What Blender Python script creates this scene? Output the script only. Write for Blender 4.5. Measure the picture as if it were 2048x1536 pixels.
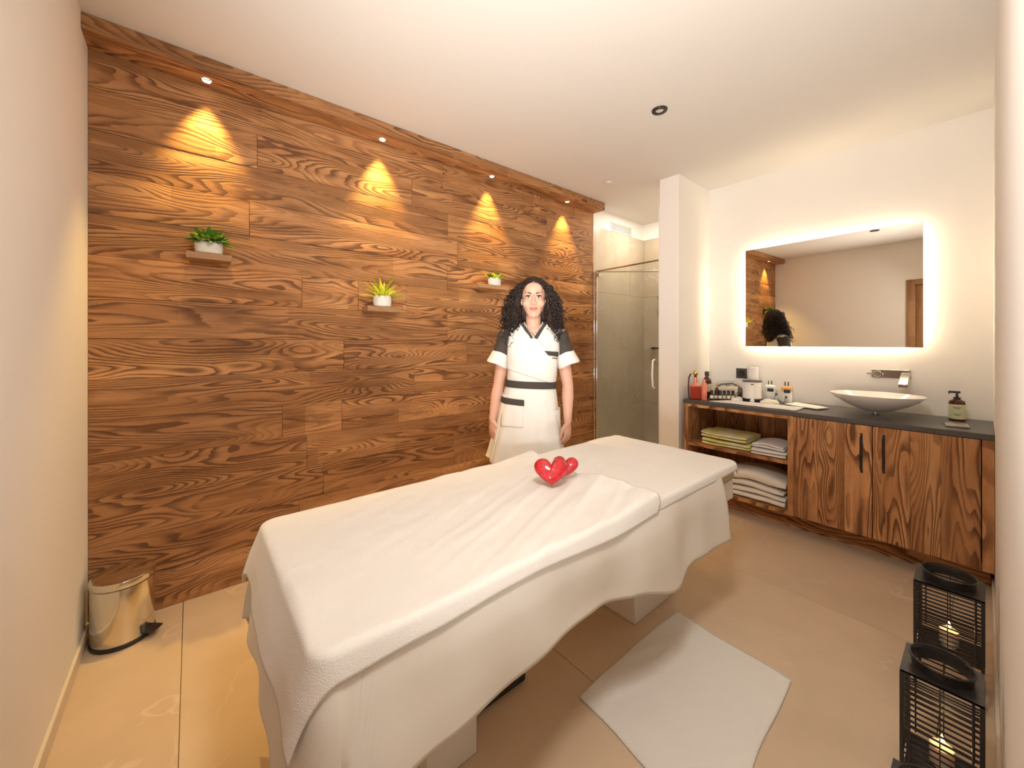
import bpy, bmesh, math, random
from mathutils import Vector, Matrix, Quaternion, noise
PI = math.pi
S = bpy.context.scene
C = S.collection
R = random.Random(7)
for o in list(bpy.data.objects): bpy.data.objects.remove(o)

# ------------------------------------------------------------------ camera
cam = bpy.data.cameras.new('camera'); co = bpy.data.objects.new('camera', cam); C.objects.link(co)
cam.sensor_width = 36; cam.lens = 779.2/2048*36; cam.shift_y = -83.2/2048; cam.clip_start = .01
co.location = (0, 0, 1.28)
fwd = Vector((math.cos(math.radians(50.53)), math.sin(math.radians(50.53)), 0))
co.rotation_euler = fwd.to_track_quat('-Z', 'Y').to_euler()
S.camera = co
# ------------------------------------------------------------------ exposure, world
vs = S.view_settings
vs.view_transform = 'Standard'; vs.look = 'None'; vs.gamma = 1; vs.exposure = 0.22; vs.use_curve_mapping = False
W = bpy.data.worlds.new('world'); S.world = W; W.use_nodes = True
W.node_tree.nodes['Background'].inputs[0].default_value = (.9, .93, 1, 1)
W.node_tree.nodes['Background'].inputs[1].default_value = .3
# ------------------------------------------------------------------ large soft lights
def light(name, kind, loc, energy, color, target=None, **kw):
    l = bpy.data.lights.new(name, kind); l.energy = energy; l.color = color
    for k, v in kw.items(): setattr(l, k, v)
    o = bpy.data.objects.new(name, l); C.objects.link(o); o.location = loc
    if target is not None: o.rotation_euler = (Vector(target)-Vector(loc)).to_track_quat('-Z', 'Y').to_euler()
    return o
WARM = (1, .86, .70)
# unseen fill spot added behind the camera, bounced off the ceiling
light('bounce_fill', 'SPOT', (-.17, .12, .78), 250, (1, .96, .92), (1.7, 1.3, 2.64), spot_size=math.radians(100), spot_blend=1, shadow_soft_size=.12)
# soft fill disc added out of view, above the frame
light('overhead_fill', 'AREA', (.42, .30, 2.25), 15, (1, .96, .91), (1.5, 1.7, .7), shape='DISK', size=.35)

# ------------------------------------------------------------------ mesh helpers
class MB:
    def __init__(s): s.v = []; s.f = []
    def add(s, vs_, fs):
        n = len(s.v); s.v += [Vector(v) for v in vs_]; s.f += [tuple(i+n for i in f) for f in fs]; return s
    def box(s, a, b):
        x0, y0, z0 = a; x1, y1, z1 = b
        return s.add([(x0,y0,z0),(x1,y0,z0),(x1,y1,z0),(x0,y1,z0),(x0,y0,z1),(x1,y0,z1),(x1,y1,z1),(x0,y1,z1)],
                     [(3,2,1,0),(4,5,6,7),(0,1,5,4),(1,2,6,5),(2,3,7,6),(3,0,4,7)])
    def rings(s, rs, cap0=True, cap1=True, closed=True):
        n = len(rs[0]); fs = []
        for i in range(len(rs)-1):
            for j in range(n if closed else n-1):
                k = (j+1) % n; fs.append((i*n+j, i*n+k, (i+1)*n+k, (i+1)*n+j))
        if cap0: fs.append(tuple(range(n))[::-1])
        if cap1: fs.append(tuple((len(rs)-1)*n+j for j in range(n)))
        return s.add([v for r in rs for v in r], fs)
    def lathe(s, prof, n=32, c=(0,0,0), sx=1, sy=1, cap=True):
        rs = [[(c[0]+sx*r*math.cos(2*PI*j/n), c[1]+sy*r*math.sin(2*PI*j/n), c[2]+z) for j in range(n)] for r, z in prof]
        return s.rings(rs, cap and prof[0][0] > 1e-5, cap and prof[-1][0] > 1e-5)
    def tube(s, pts, rad, n=8, closed=False):
        pts = [Vector(p) for p in pts]; m = len(pts)
        if not hasattr(rad, '__len__'): rad = [rad]*m
        up = None; rs = []
        for i, p in enumerate(pts):
            t = (pts[min(i+1, m-1)]-pts[max(i-1, 0)]) if not closed else (pts[(i+1) % m]-pts[i-1])
            t.normalize()
            if up is None: up = t.orthogonal().normalized()
            up = (up - t*up.dot(t)).normalized(); b = t.cross(up)
            rs.append([p+(up*math.cos(2*PI*j/n)+b*math.sin(2*PI*j/n))*rad[i] for j in range(n)])
        if closed: rs.append(rs[0]); return s.rings(rs, False, False)
        return s.rings(rs)
    def ell(s, c, r, n=16, m=10, rot=None):
        rs = []
        for i in range(m+1):
            a = PI*i/m
            rs.append([(math.sin(a)*math.cos(2*PI*j/n), math.sin(a)*math.sin(2*PI*j/n), -math.cos(a)) for j in range(n)])
        if not hasattr(r, '__len__'): r = (r, r, r)
        out = []
        for ring in rs:
            o = []
            for p in ring:
                q = Vector((p[0]*r[0], p[1]*r[1], p[2]*r[2]))
                if rot: q = rot @ q
                o.append(Vector(c)+q)
            out.append(o)
        return s.rings(out, False, False)
    def cap(s, a, b, ra, rb, n=14):                 # tapered capsule
        a = Vector(a); b = Vector(b); d = (b-a); L = d.length; d.normalize()
        pts = []; rad = []
        for i in range(5):
            t = PI/2*i/4; pts.append(a-d*ra*math.cos(t)); rad.append(max(ra*math.sin(t), 1e-4))
        for i in range(5):
            t = PI/2*i/4; pts.append(b+d*rb*math.sin(t)); rad.append(max(rb*math.cos(t), 1e-4))
        return s.tube(pts, rad, n)
    def grid(s, nu, nv, fn, keep=None):
        vs_ = [fn(i/(nu-1), j/(nv-1)) for j in range(nv) for i in range(nu)]
        fs = []
        for j in range(nv-1):
            for i in range(nu-1):
                if keep is None or keep((i+.5)/(nu-1), (j+.5)/(nv-1)):
                    fs.append((j*nu+i, j*nu+i+1, (j+1)*nu+i+1, (j+1)*nu+i))
        return s.add(vs_, fs)
    def prism(s, poly, y0, y1, axis='y'):           # polygon in the other two axes, extruded along axis
        def P(a, b, t): return {'y': (a, t, b), 'x': (t, a, b), 'z': (a, b, t)}[axis]
        n = len(poly)
        return s.rings([[P(a, b, y0) for a, b in poly], [P(a, b, y1) for a, b in poly]])
    def xf(s, M):
        s.v = [M @ v for v in s.v]; return s
    def off(s, *d):
        d = Vector(d); s.v = [v+d for v in s.v]; return s

def obj(name, mb, m, parent=None, smooth=40, bevel=0, solid=0, kind=None, label=None, loc=None, segs=2, subd=0):
    me = bpy.data.meshes.new(name); me.from_pydata([tuple(v) for v in mb.v], [], mb.f)
    bm = bmesh.new(); bm.from_mesh(me)
    loose = [v for v in bm.verts if not v.link_faces]
    if loose: bmesh.ops.delete(bm, geom=loose, context='VERTS')
    bmesh.ops.recalc_face_normals(bm, faces=bm.faces); bm.to_mesh(me); bm.free()
    me.materials.append(m)
    if smooth:
        for p in me.polygons: p.use_smooth = True
        me.set_sharp_from_angle(angle=math.radians(smooth))
    o = bpy.data.objects.new(name, me); C.objects.link(o)
    if parent: o.parent = parent
    if loc: o.location = loc
    if solid:
        q = o.modifiers.new('solid', 'SOLIDIFY'); q.thickness = solid; q.offset = 0
    if bevel:
        q = o.modifiers.new('bevel', 'BEVEL'); q.width = bevel; q.segments = segs; q.limit_method = 'ANGLE'; q.angle_limit = math.radians(40); q.harden_normals = False
    if subd:
        q = o.modifiers.new('subd', 'SUBSURF'); q.levels = subd; q.render_levels = subd
    if kind: o['kind'] = kind
    if label: o['label'] = label
    return o
def thing(name, label, cat, loc=(0,0,0), rz=0, group=None):
    o = bpy.data.objects.new(name, None); C.objects.link(o); o.location = loc; o.rotation_euler = (0,0,rz)
    o.empty_display_size = .05
    return tag(o, label, cat, group)
def tag(o, label, cat, group=None):
    o['label'] = label; o['category'] = cat
    if group: o['group'] = group
    return o
def struct(name, mb, m, **k): return obj(name, mb, m, kind='structure', **k)
def dup(root, loc=None, rz=None, label=None):
    r = root.copy(); C.objects.link(r)
    if loc is not None: r.location = loc
    if rz is not None: r.rotation_euler = (0,0,rz)
    if label: r['label'] = label
    for ch in list(root.children):
        c = ch.copy(); C.objects.link(c); c.parent = r
        for g in ch.children:
            d = g.copy(); C.objects.link(d); d.parent = c
    return r
def share(src, parent, loc=(0,0,0), rot=(0,0,0), scale=(1,1,1)):
    c = src.copy(); C.objects.link(c); c.parent = parent; c.location = loc; c.rotation_euler = rot; c.scale = scale
    return c

# ------------------------------------------------------------------ material helpers
class E:                                            # a socket with arithmetic
    def __init__(s, nt, so): s.nt = nt; s.s = so
    def m(s, op, *a):
        n = s.nt.nodes.new('ShaderNodeMath'); n.operation = op
        for i, x in enumerate((s,)+a):
            if isinstance(x, E): s.nt.links.new(x.s, n.inputs[i])
            else: n.inputs[i].default_value = x
        return E(s.nt, n.outputs[0])
    def __add__(s, o): return s.m('ADD', o)
    __radd__ = __add__
    def __sub__(s, o): return s.m('SUBTRACT', o)
    def __mul__(s, o): return s.m('MULTIPLY', o)
    __rmul__ = __mul__
    def __truediv__(s, o): return s.m('DIVIDE', o)
def vec(nt, x, y, z):
    n = nt.nodes.new('ShaderNodeCombineXYZ')
    for i, q in enumerate((x, y, z)):
        if isinstance(q, E): nt.links.new(q.s, n.inputs[i])
        else: n.inputs[i].default_value = q
    return E(nt, n.outputs[0])
def noi(nt, v, scale=1, detail=2, rough=.5, w=None, dist=0):
    n = nt.nodes.new('ShaderNodeTexNoise'); n.noise_dimensions = '4D' if w is not None else '3D'
    nt.links.new(v.s, n.inputs['Vector']); n.inputs['Scale'].default_value = scale
    n.inputs['Detail'].default_value = detail; n.inputs['Roughness'].default_value = rough; n.inputs['Distortion'].default_value = dist
    if w is not None: nt.links.new(w.s, n.inputs['W'])
    return E(nt, n.outputs[0])
def step(x, a, b):                                  # smooth step as map range
    n = x.nt.nodes.new('ShaderNodeMapRange'); n.interpolation_type = 'SMOOTHSTEP'
    x.nt.links.new(x.s, n.inputs[0]); n.inputs[1].default_value = a; n.inputs[2].default_value = b
    return E(x.nt, n.outputs[0])
def mixc(nt, f, a, b):
    n = nt.nodes.new('ShaderNodeMix'); n.data_type = 'RGBA'
    if isinstance(f, E): nt.links.new(f.s, n.inputs[0])
    else: n.inputs[0].default_value = f
    for i, q in ((6, a), (7, b)):
        if isinstance(q, E): nt.links.new(q.s, n.inputs[i])
        else: n.inputs[i].default_value = (*q, 1)
    return E(nt, n.outputs[2])
def newmat(name):
    m = bpy.data.materials.new(name); m.use_nodes = True; nt = m.node_tree
    return m, nt, nt.nodes['Principled BSDF']
def bump(nt, b, h, dist, strength=1):
    n = nt.nodes.new('ShaderNodeBump'); n.inputs['Distance'].default_value = dist; n.inputs['Strength'].default_value = strength
    nt.links.new(h.s, n.inputs['Height']); nt.links.new(n.outputs[0], b.inputs['Normal'])
def tc(nt, out='Object'):
    n = nt.nodes.new('ShaderNodeTexCoord'); return E(nt, n.outputs[out])
def mat(name, col, rough=.5, metal=0, var=.06, vscale=20, bmp=0, bscale=200, **kw):
    m, nt, b = newmat(name); v = tc(nt)
    n = noi(nt, v, vscale, 3)
    c = mixc(nt, n, tuple(max(0, x*(1-var)) for x in col), tuple(min(1, x*(1+var)) for x in col))
    nt.links.new(c.s, b.inputs['Base Color']); b.inputs['Roughness'].default_value = rough; b.inputs['Metallic'].default_value = metal
    if bmp: bump(nt, b, noi(nt, v, bscale, 3), bmp)
    for k, q in kw.items(): b.inputs[k.replace('_', ' ')].default_value = q
    return m
def emat(name, col, strength):
    m, nt, b = newmat(name); b.inputs['Base Color'].default_value = (*col, 1)
    b.inputs['Emission Color'].default_value = (*col, 1); b.inputs['Emission Strength'].default_value = strength
    return m

def wood(name, light_, mid, dark, ring=.0085, knot=1.0, rough=.6, contrast=.85, amp=.27, fy=6.5, fx=.72):
    # solid larch: growth rings around a wandering pith, knots, weather stains; reads point attributes gp and seed
    m, nt, b = newmat(name)
    a = nt.nodes.new('ShaderNodeAttribute'); a.attribute_name = 'gp'
    sp = nt.nodes.new('ShaderNodeSeparateXYZ'); nt.links.new(a.outputs['Vector'], sp.inputs[0])
    x, y, z = (E(nt, sp.outputs[i]) for i in range(3))
    a2 = nt.nodes.new('ShaderNodeAttribute'); a2.attribute_name = 'seed'; w = E(nt, a2.outputs['Fac'])
    # knots
    vo = nt.nodes.new('ShaderNodeTexVoronoi'); vo.voronoi_dimensions = '4D'; vo.inputs['Scale'].default_value = 1; vo.inputs['Randomness'].default_value = .9
    nt.links.new(vec(nt, x*2.3, y*8, 0.0).s, vo.inputs['Vector']); nt.links.new(w.s, vo.inputs['W'])
    k = E(nt, vo.outputs['Distance'])
    kinf = (k*-3.2*1.0).m('EXPONENT')*knot
    kcore = (step(k, .17, .09))*knot
    c0 = (noi(nt, vec(nt, x*.6, 3.3, 0.0), 1, 1, .5, w)-.5)*.2
    yy = y-c0
    fld = noi(nt, vec(nt, x*fx, y*fy, z*2), 1, 1.2, .4, w)*amp
    warp = (noi(nt, vec(nt, x*4.5, y*30, z*20), 1, 3, .6, w)-.5)*.009
    r = fld+(yy*yy)*2.2+warp+kinf*.075
    fr = (r/ring).m('FRACT')
    late = step(fr, .30, .86)*step(fr, 1.0, .93)
    varc = step(noi(nt, vec(nt, x*1.6, y*9, z), 1, 2, .5, w), .34, .58)      # where the rings show strongly
    fib = noi(nt, vec(nt, x*14, y*520, z*300), 1, 2)
    blot = noi(nt, vec(nt, x*1.7, y*13, z*5), 1, 5, .65, w)
    stain = step(blot, .52, .70)
    toner = w.m('FRACT')
    base = mixc(nt, step(blot, .30, .58), light_, mid)
    pt = nt.nodes.new('ShaderNodeTexWhiteNoise'); pt.noise_dimensions = '3D'
    nt.links.new(vec(nt, (x*2.1+w).m('FLOOR'), (y*10.6).m('FLOOR'), w).s, pt.inputs['Vector'])
    base = mixc(nt, step(E(nt, pt.outputs[0]), .80, .83)*.35, base, tuple(min(1, q*1.45) for q in light_))
    base = mixc(nt, toner*.6, base, tuple(q*.62 for q in mid))
    base = mixc(nt, late*(varc*.75+.25)*contrast, base, dark)
    base = mixc(nt, stain*.6, base, tuple(q*.9 for q in dark))
    base = mixc(nt, kcore*.8, base, tuple(q*.35 for q in dark))
    base = mixc(nt, (fib-.35)*.5, base, tuple(q*1.15 for q in dark))
    nt.links.new(base.s, b.inputs['Base Color']); b.inputs['Roughness'].default_value = rough
    b.inputs['Specular IOR Level'].default_value = .3
    bump(nt, b, late*-1+fib*.5, .0012)
    return m
def grain(o, axis=0, seed=None, wm=None):
    # writes gp (along, across, depth) and seed as point attributes
    me = o.data; me.attributes.new('gp', 'FLOAT_VECTOR', 'POINT'); me.attributes.new('seed', 'FLOAT', 'POINT')
    g = me.attributes['gp']; s = me.attributes['seed']
    seed = R.uniform(0, 60) if seed is None else seed
    lo = [min(v.co[i] for v in me.vertices) for i in range(3)]; hi = [max(v.co[i] for v in me.vertices) for i in range(3)]
    others = sorted([i for i in range(3) if i != axis], key=lambda i: -(hi[i]-lo[i]))
    off = R.uniform(0, 40)
    for i, v in enumerate(me.vertices):
        g.data[i].vector = (v.co[axis]+off, v.co[others[0]]-(lo[others[0]]+hi[others[0]])/2, v.co[others[1]])
        s.data[i].value = seed
    return o

M = {}
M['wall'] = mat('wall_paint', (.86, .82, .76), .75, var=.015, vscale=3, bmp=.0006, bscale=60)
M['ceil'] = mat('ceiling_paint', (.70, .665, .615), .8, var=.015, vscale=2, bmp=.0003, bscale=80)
M['base'] = mat('skirting_stone', (.72, .62, .48), .45, var=.06, vscale=8)
LT, MD, DK = (.72, .37, .155), (.47, .215, .080), (.105, .041, .016)
M['wood'] = wood('larch_wall', LT, MD, DK)
M['cab'] = wood('larch_cabinet', (.86, .45, .20), (.57, .265, .10), (.12, .042, .015), ring=.0100, contrast=.9, amp=.22, fy=9, fx=.6)
M['shelf'] = wood('oak_shelf', (.60, .37, .20), (.50, .28, .14), (.28, .13, .055), ring=.006, knot=.2, contrast=.4)
M['darkback'] = mat('recess_black', (.02, .012, .008), .8)
M['counter'] = mat('anthracite_stone', (.085, .078, .072), .38, var=.15, vscale=60, bmp=.0002)
M['cloth'] = mat('white_terry', (.85, .815, .755), .95, var=.03, vscale=9, bmp=.0016, bscale=420, Sheen_Weight=.15)
M['sheet'] = mat('white_sheet', (.81, .765, .68), .9, var=.02, vscale=5, bmp=.0004, bscale=700)
M['towel'] = mat('towel_white', (.86, .83, .79), .95, var=.03, vscale=12, bmp=.002, bscale=300)
M['cream'] = mat('towel_cream', (.84, .79, .69), .95, var=.04, vscale=12, bmp=.002, bscale=300)
M['white'] = mat('white_lacquer', (.86, .82, .75), .35, var=.01)
M['mattress'] = mat('khaki_upholstery', (.55, .47, .30), .6, var=.05)
M['black'] = mat('black_metal', (.022, .019, .018), .32, var=.3, vscale=80)
M['blackp'] = mat('black_plastic', (.02, .018, .018), .4)
M['anthr'] = mat('anthracite_plastic', (.07, .058, .058), .4)
M['chrome'] = mat('chrome', (.80, .78, .75), .08, 1, var=.02)
M['steel'] = mat('polished_steel', (.74, .70, .60), .14, 1, var=.03, vscale=6)
M['tapm'] = mat('tap_chrome', (.42, .40, .37), .12, 1)
M['brass'] = mat('brass', (.75, .52, .16), .2, 1)
M['ceramic'] = mat('white_ceramic', (.86, .84, .80), .12, var=.01)
M['pot'] = mat('white_stone_pot', (.80, .78, .72), .7, var=.05, vscale=80, bmp=.001, bscale=150)
M['soil'] = mat('soil', (.06, .045, .03), .9)
M['leafd'] = mat('leaf_dark', (.05, .14, .015), .45, var=.35, vscale=60)
M['leafy'] = mat('leaf_lime', (.62, .66, .05), .45, var=.3, vscale=60)
M['leafm'] = mat('leaf_mid', (.24, .36, .03), .45, var=.3, vscale=60)
M['skin'] = mat('skin', (.70, .40, .29), .5, var=.07, vscale=14, Subsurface_Weight=.08)
M['lip'] = mat('lip', (.52, .17, .14), .4)
M['hair'] = mat('dark_hair', (.024, .013, .009), .62, var=.4, vscale=60)
M['eyew'] = mat('eye_white', (.75, .72, .68), .2)
M['iris'] = mat('eye_brown', (.03, .015, .008), .1)
M['tunic'] = mat('white_tunic_cotton', (.80, .765, .71), .85, var=.03, vscale=14, bmp=.0006, bscale=500)
M['grey'] = mat('charcoal_trim', (.055, .045, .037), .85, var=.15, vscale=90)
M['amber'] = mat('amber_glass', (.075, .018, .010), .08, var=.1)
M['redgl'] = mat('red_oil_glass', (.36, .035, .015), .08, var=.1)
M['pinkgl'] = mat('pink_glass', (.80, .26, .17), .15)
M['label'] = mat('label_beige', (.58, .47, .29), .7)
M['labelg'] = mat('label_green', (.60, .60, .38), .7)
M['labelw'] = mat('label_white', (.80, .80, .76), .6)
M['labelb'] = mat('label_black', (.03, .028, .026), .6)
M['orange'] = mat('orange_liquid', (.75, .40, .16), .15)
M['beigep'] = mat('beige_plastic', (.66, .58, .44), .35)
M['taupe'] = mat('taupe_plastic', (.09, .075, .055), .35)
M['grip'] = mat('flyer_paper', (.86, .83, .76), .6)
M['glassgrey'] = mat('smoke_tray', (.42, .38, .32), .15)
M['candle'] = mat('candle_wax', (.85, .76, .62), .5, Subsurface_Weight=.3)
M['flame'] = emat('candle_flame', (1, .55, .18), 6)
M['led'] = emat('led_strip', (1, .84, .60), 30)
M['bulb'] = emat('spot_bulb', (1, .82, .55), 8)
M['bulboff'] = mat('bulb_off', (.62, .56, .50), .3)
M['vent'] = mat('vent_plastic', (.80, .76, .70), .5)
M['yellowt'] = None
def heart_mat():
    m, nt, b = newmat('red_sequins'); v = tc(nt)
    n = noi(nt, v, 90, 4, .7)
    c = mixc(nt, step(n, .35, .7), (.36, .0, .006), (.72, .004, .015))
    nt.links.new(c.s, b.inputs['Base Color']); b.inputs['Roughness'].default_value = .22; b.inputs['Coat Weight'].default_value = .6
    bump(nt, b, noi(nt, v, 240, 2), .003)
    return m
M['heart'] = heart_mat()
def yellow_towel():
    m, nt, b = newmat('yellow_towel'); v = tc(nt)
    n = noi(nt, v, 9, 3, .6)
    c = mixc(nt, step(n, .38, .60), (.82, .79, .50), (.74, .66, .17))
    nt.links.new(c.s, b.inputs['Base Color']); b.inputs['Roughness'].default_value = .95
    bump(nt, b, noi(nt, v, 300, 3), .002)
    return m
M['yellowt'] = yellow_towel()
def stone(name, c1, c2, vein, rough, wscale=1.0, vw=.5):
    m, nt, b = newmat(name)
    g = nt.nodes.new('ShaderNodeNewGeometry'); v = E(nt, g.outputs['Position'])
    oi = nt.nodes.new('ShaderNodeObjectInfo'); rnd = E(nt, oi.outputs['Random'])
    n1 = noi(nt, v, 1.6*wscale, 6, .6, rnd*7); n2 = noi(nt, v, 9*wscale, 5, .7, rnd*3)
    c = mixc(nt, step(n1, .3, .7), c1, c2)
    c = mixc(nt, (n2-.4)*.45, c, tuple(q*.72 for q in c1))
    vn = noi(nt, v, 1.1*wscale, 4, .55, rnd*11, .6)
    ve = step((vn-.5).m('ABSOLUTE'), .007, 0.0)*step(n1, .42, .6)
    c = mixc(nt, ve*vw, c, vein)
    nt.links.new(c.s, b.inputs['Base Color']); b.inputs['Roughness'].default_value = rough
    bump(nt, b, n2, .0006)
    return m
M['floor'] = stone('beige_stone_tile', (.70, .535, .365), (.59, .44, .295), (.82, .68, .50), .42)
M['tile'] = stone('shower_stone_tile', (.56, .48, .37), (.45, .385, .29), (.72, .64, .52), .35, 1.3)
M['grout'] = mat('grout', (.40, .31, .22), .9)
def glassm():
    m, nt, b = newmat('shower_glass')
    b.inputs['Base Color'].default_value = (.94, .97, .95, 1); b.inputs['Transmission Weight'].default_value = 1
    b.inputs['Roughness'].default_value = 0; b.inputs['IOR'].default_value = 1.12
    return m
M['glass'] = glassm()
def mirrorm():
    m, nt, b = newmat('mirror_silver'); b.inputs['Base Color'].default_value = (.80, .76, .68, 1)
    b.inputs['Metallic'].default_value = 1; b.inputs['Roughness'].default_value = .0
    return m
M['mirror'] = mirrorm()

# ------------------------------------------------------------------ room
XL, XM, YR, YW, H = -.352, 3.606, -.031, 2.54, 2.649
XS = 4.084; YP0, YP1 = 1.579, 1.745; XP = 3.05; CL = 2.513; ZC = 2.579; XE = 3.116
B = lambda a, b: MB().box(a, b)
struct('wall_right', B((XL-.1, YR-.12, 0), (XM+.1, YR, H)), M['wall'])
struct('wall_mirror', B((XM, YR, 0), (XM+.12, YP0, H)), M['wall'])
struct('wall_partition', B((XP, YP0, 0), (XS, YP1, H)), M['wall'], bevel=.003)
struct('trim_1', B((XP-.004, YP1, 0), (XP+.012, YP1+.006, 2.42)), M['wall'])
struct('wall_shower_back', B((XS, YP1, 0), (XS+.12, YW+.1, H)), M['wall'])
struct('wall_wood', B((XL-.1, YW, 0), (XS, YW+.12, H)), M['wall'])
# left wall with a door opening between y .02 and .50
struct('wall_left', B((XL-.12, .945, 0), (XL, YW, H)).box((XL-.12, YR, 2.12), (XL, .945, H)), M['wall'])
o = struct('door_1', B((XL-.06, YR+.03, 0), (XL-.02, .865, 2.05)), M['shelf'], bevel=.003); grain(o, 2)
o = obj('door_frame', B((XL-.1, .865, 0), (XL+.02, .945, 2.12)).box((XL-.1, YR+.005, 2.05), (XL+.02, .865, 2.12)), M['shelf'], bevel=.003); o['kind'] = 'structure'; grain(o, 2); o.name = 'trim_2'
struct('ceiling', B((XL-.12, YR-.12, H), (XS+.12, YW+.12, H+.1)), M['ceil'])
fl = struct('floor', B((XL-.12, YR-.12, -.06), (XS+.12, YW+.12, -.012)), M['grout'])
k = 0
for i in range(-1, 4):
    for j in range(-1, 3):
        x0 = max(-.03+1.2*i, XL); x1 = min(-.03+1.2*(i+1), XS); y0 = max(.1+1.2*j, YR); y1 = min(.1+1.2*(j+1), YW)
        if x1-x0 < .01 or y1-y0 < .01: continue
        obj('floor_tile', B((x0+.001, y0+.001, -.012), (x1-.001, y1-.001, 0)), M['floor'], fl, bevel=.0008, segs=1)
struct('baseboard_left', B((XL, .95, 0), (XL+.012, CL-.027, .06)), M['base'], bevel=.002)
struct('baseboard_right', B((XL, YR, 0), (3.2, YR+.010, .06)), M['base'], bevel=.002)
# shower tiles
ts = obj('shower_tiling', B((XE+.04, YW-.009, 0), (XS-.02, YW-.004, 2.45)).box((XS-.009, YP1, 0), (XS-.004, YW-.02, 2.45)), M['grout']); ts['kind'] = 'structure'
ts.name = 'trim_3'
zs = [0, .6, 1.2, 1.8, 2.466]
for a, b_ in zip(zs, zs[1:]):
    for x0, x1 in ((XE+.02, 3.18), (3.18, 3.782), (3.782, XS)):
        obj('wall_tile', B((x0+.001, YW-.012, a+.001), (x1-.001, YW, b_-.001)), M['tile'], ts, bevel=.001, segs=1)
    for y0, y1 in ((YP1, 1.94), (1.94, YW-.012)):
        obj('wall_tile', B((XS-.012, y0+.001, a+.001), (XS, y1-.001, b_-.001)), M['tile'], ts, bevel=.001, segs=1)
# cladding: rows of planks
clad = thing('wood_cladding', 'burnt-brown larch plank cladding covering the long wall', 'wall cladding', (0, CL, 0))
obj('backing', B((XL, .006, 0), (XE-.001, .0262, ZC-.001)), M['darkback'], clad, smooth=0)
rows = []; z = 1.297
while z > 0: z -= .1855
z += .1855
zz = [0]+[z+.1855*i for i in range(20) if z+.1855*i < ZC-.02]+[ZC]
if zz[1] < .03: zz.pop(1)
for ri in range(len(zz)-1):
    z0, z1 = zz[ri], zz[ri+1]
    x = XL; first = True
    while x < XE-.01:
        L = R.uniform(.5, 2.0) if first else R.choice([.32, .9, 1.3, 1.8, 2.2])
        first = False
        x1 = x+L
        if XE-x1 < .25: x1 = XE
        dy = R.uniform(0, .0025)
        o = obj('plank', B((x+.0006, -.0005+dy, z0+.0006), (x1-.0006, .0055, z1-.0006)), M['wood'], clad, bevel=.0012, segs=1)
        grain(o, 0); x = x1
o = obj('end_post', B((XE, -.0005, 0), (XE+.018, .0265, ZC)), M['wood'], clad, bevel=.001); grain(o, 2)
# cornice box with four recessed spots
cor = thing('cornice', 'dark larch cornice box running along the ceiling above the planks', 'cornice', (0, 2.389, ZC))
HX = [.059, .945, 1.815, 2.681]; YL = 2.452
# underside board with round holes left out: strips between holes
mb = MB(); dep = CL-2.389+.027
def holed(mb, x0, x1, y0, y1, cx, cy, r, z0, z1, n=24):
    top = []; 
    for zq in (z0, z1):
        circ = [(cx+r*math.cos(2*PI*j/n), cy+r*math.sin(2*PI*j/n), zq) for j in range(n)]
        sq = []
        for j in range(n):
            c_, s_ = math.cos(2*PI*j/n), math.sin(2*PI*j/n); t = 1/max(abs(c_), abs(s_))
            sq.append((cx+(x1-x0)/2*c_*t, cy+ (((y1-cy) if s_ > 0 else (cy-y0))*s_*t), zq))
        top.append((circ, sq))
    vs_ = top[0][0]+top[0][1]+top[1][0]+top[1][1]; fs = []
    for j in range(n):
        q = (j+1) % n
        fs += [(j, q, n+q, n+j), (2*n+j, 3*n+j, 3*n+q, 2*n+q), (j, 2*n+j, 2*n+q, q)]
    mb.add(vs_, fs)
xs = XL
for hx in HX:
    mb.box((xs, 0, 0), (hx-.05, dep-.0005, .012))
    holed(mb, hx-.05, hx+.05, 0, dep-.0005, hx, YL-2.389, .024, 0, .012)
    xs = hx+.05
mb.box((xs, 0, 0), (XE+.0, dep-.0005, .012))
o = obj('soffit_board', mb, M['wood'], cor); grain(o, 0)
o = obj('fascia_board', B((XL, -.016, 0), (1.42, 0, H-ZC-.001)), M['wood'], cor, bevel=.001); grain(o, 0)
o = obj('fascia_board', B((1.421, -.016, 0), (XE, 0, H-ZC-.001)), M['wood'], cor, bevel=.001); grain(o, 0)
o = obj('end_board', B((XE, -.016, 0), (XE+.018, dep-.0005, H-ZC-.001)), M['wood'], cor, bevel=.001); grain(o, 1)
names = ['lit spot recessed in the cornice nearest the left wall, above the low succulent', 'lit spot recessed in the cornice above the spiky lime plant',
         'lit spot recessed in the cornice, third from the left wall', 'lit spot recessed in the cornice nearest the shower']
for hx, nm in zip(HX, names):
    t = thing('recessed_spot', nm, 'spotlight', (hx, YL, ZC), 0, 'spots recessed in the wooden cornice')
    obj('bezel', MB().lathe([(.0235, -.002), (.029, -.002), (.029, -.0002), (.0235, -.0002), (.0235, -.002)], 28, cap=False).lathe([(.0235, -.002), (.0235, .012)], 28, cap=False), M['chrome'], t)
    obj('bulb', MB().lathe([(.0001, .0145), (.018, .0145), (.02, .018), (.0001, .020)], 20), M['bulb'], t)
    l = light('spot_lamp', 'SPOT', (0, 0, .006), 72, (1, .63, .16), None, spot_size=math.radians(64), spot_blend=.8, shadow_soft_size=.012)
    l.parent = t; l.rotation_euler = (math.radians(-3), 0, 0)
    l.location = (0, 0, -.004)

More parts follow.
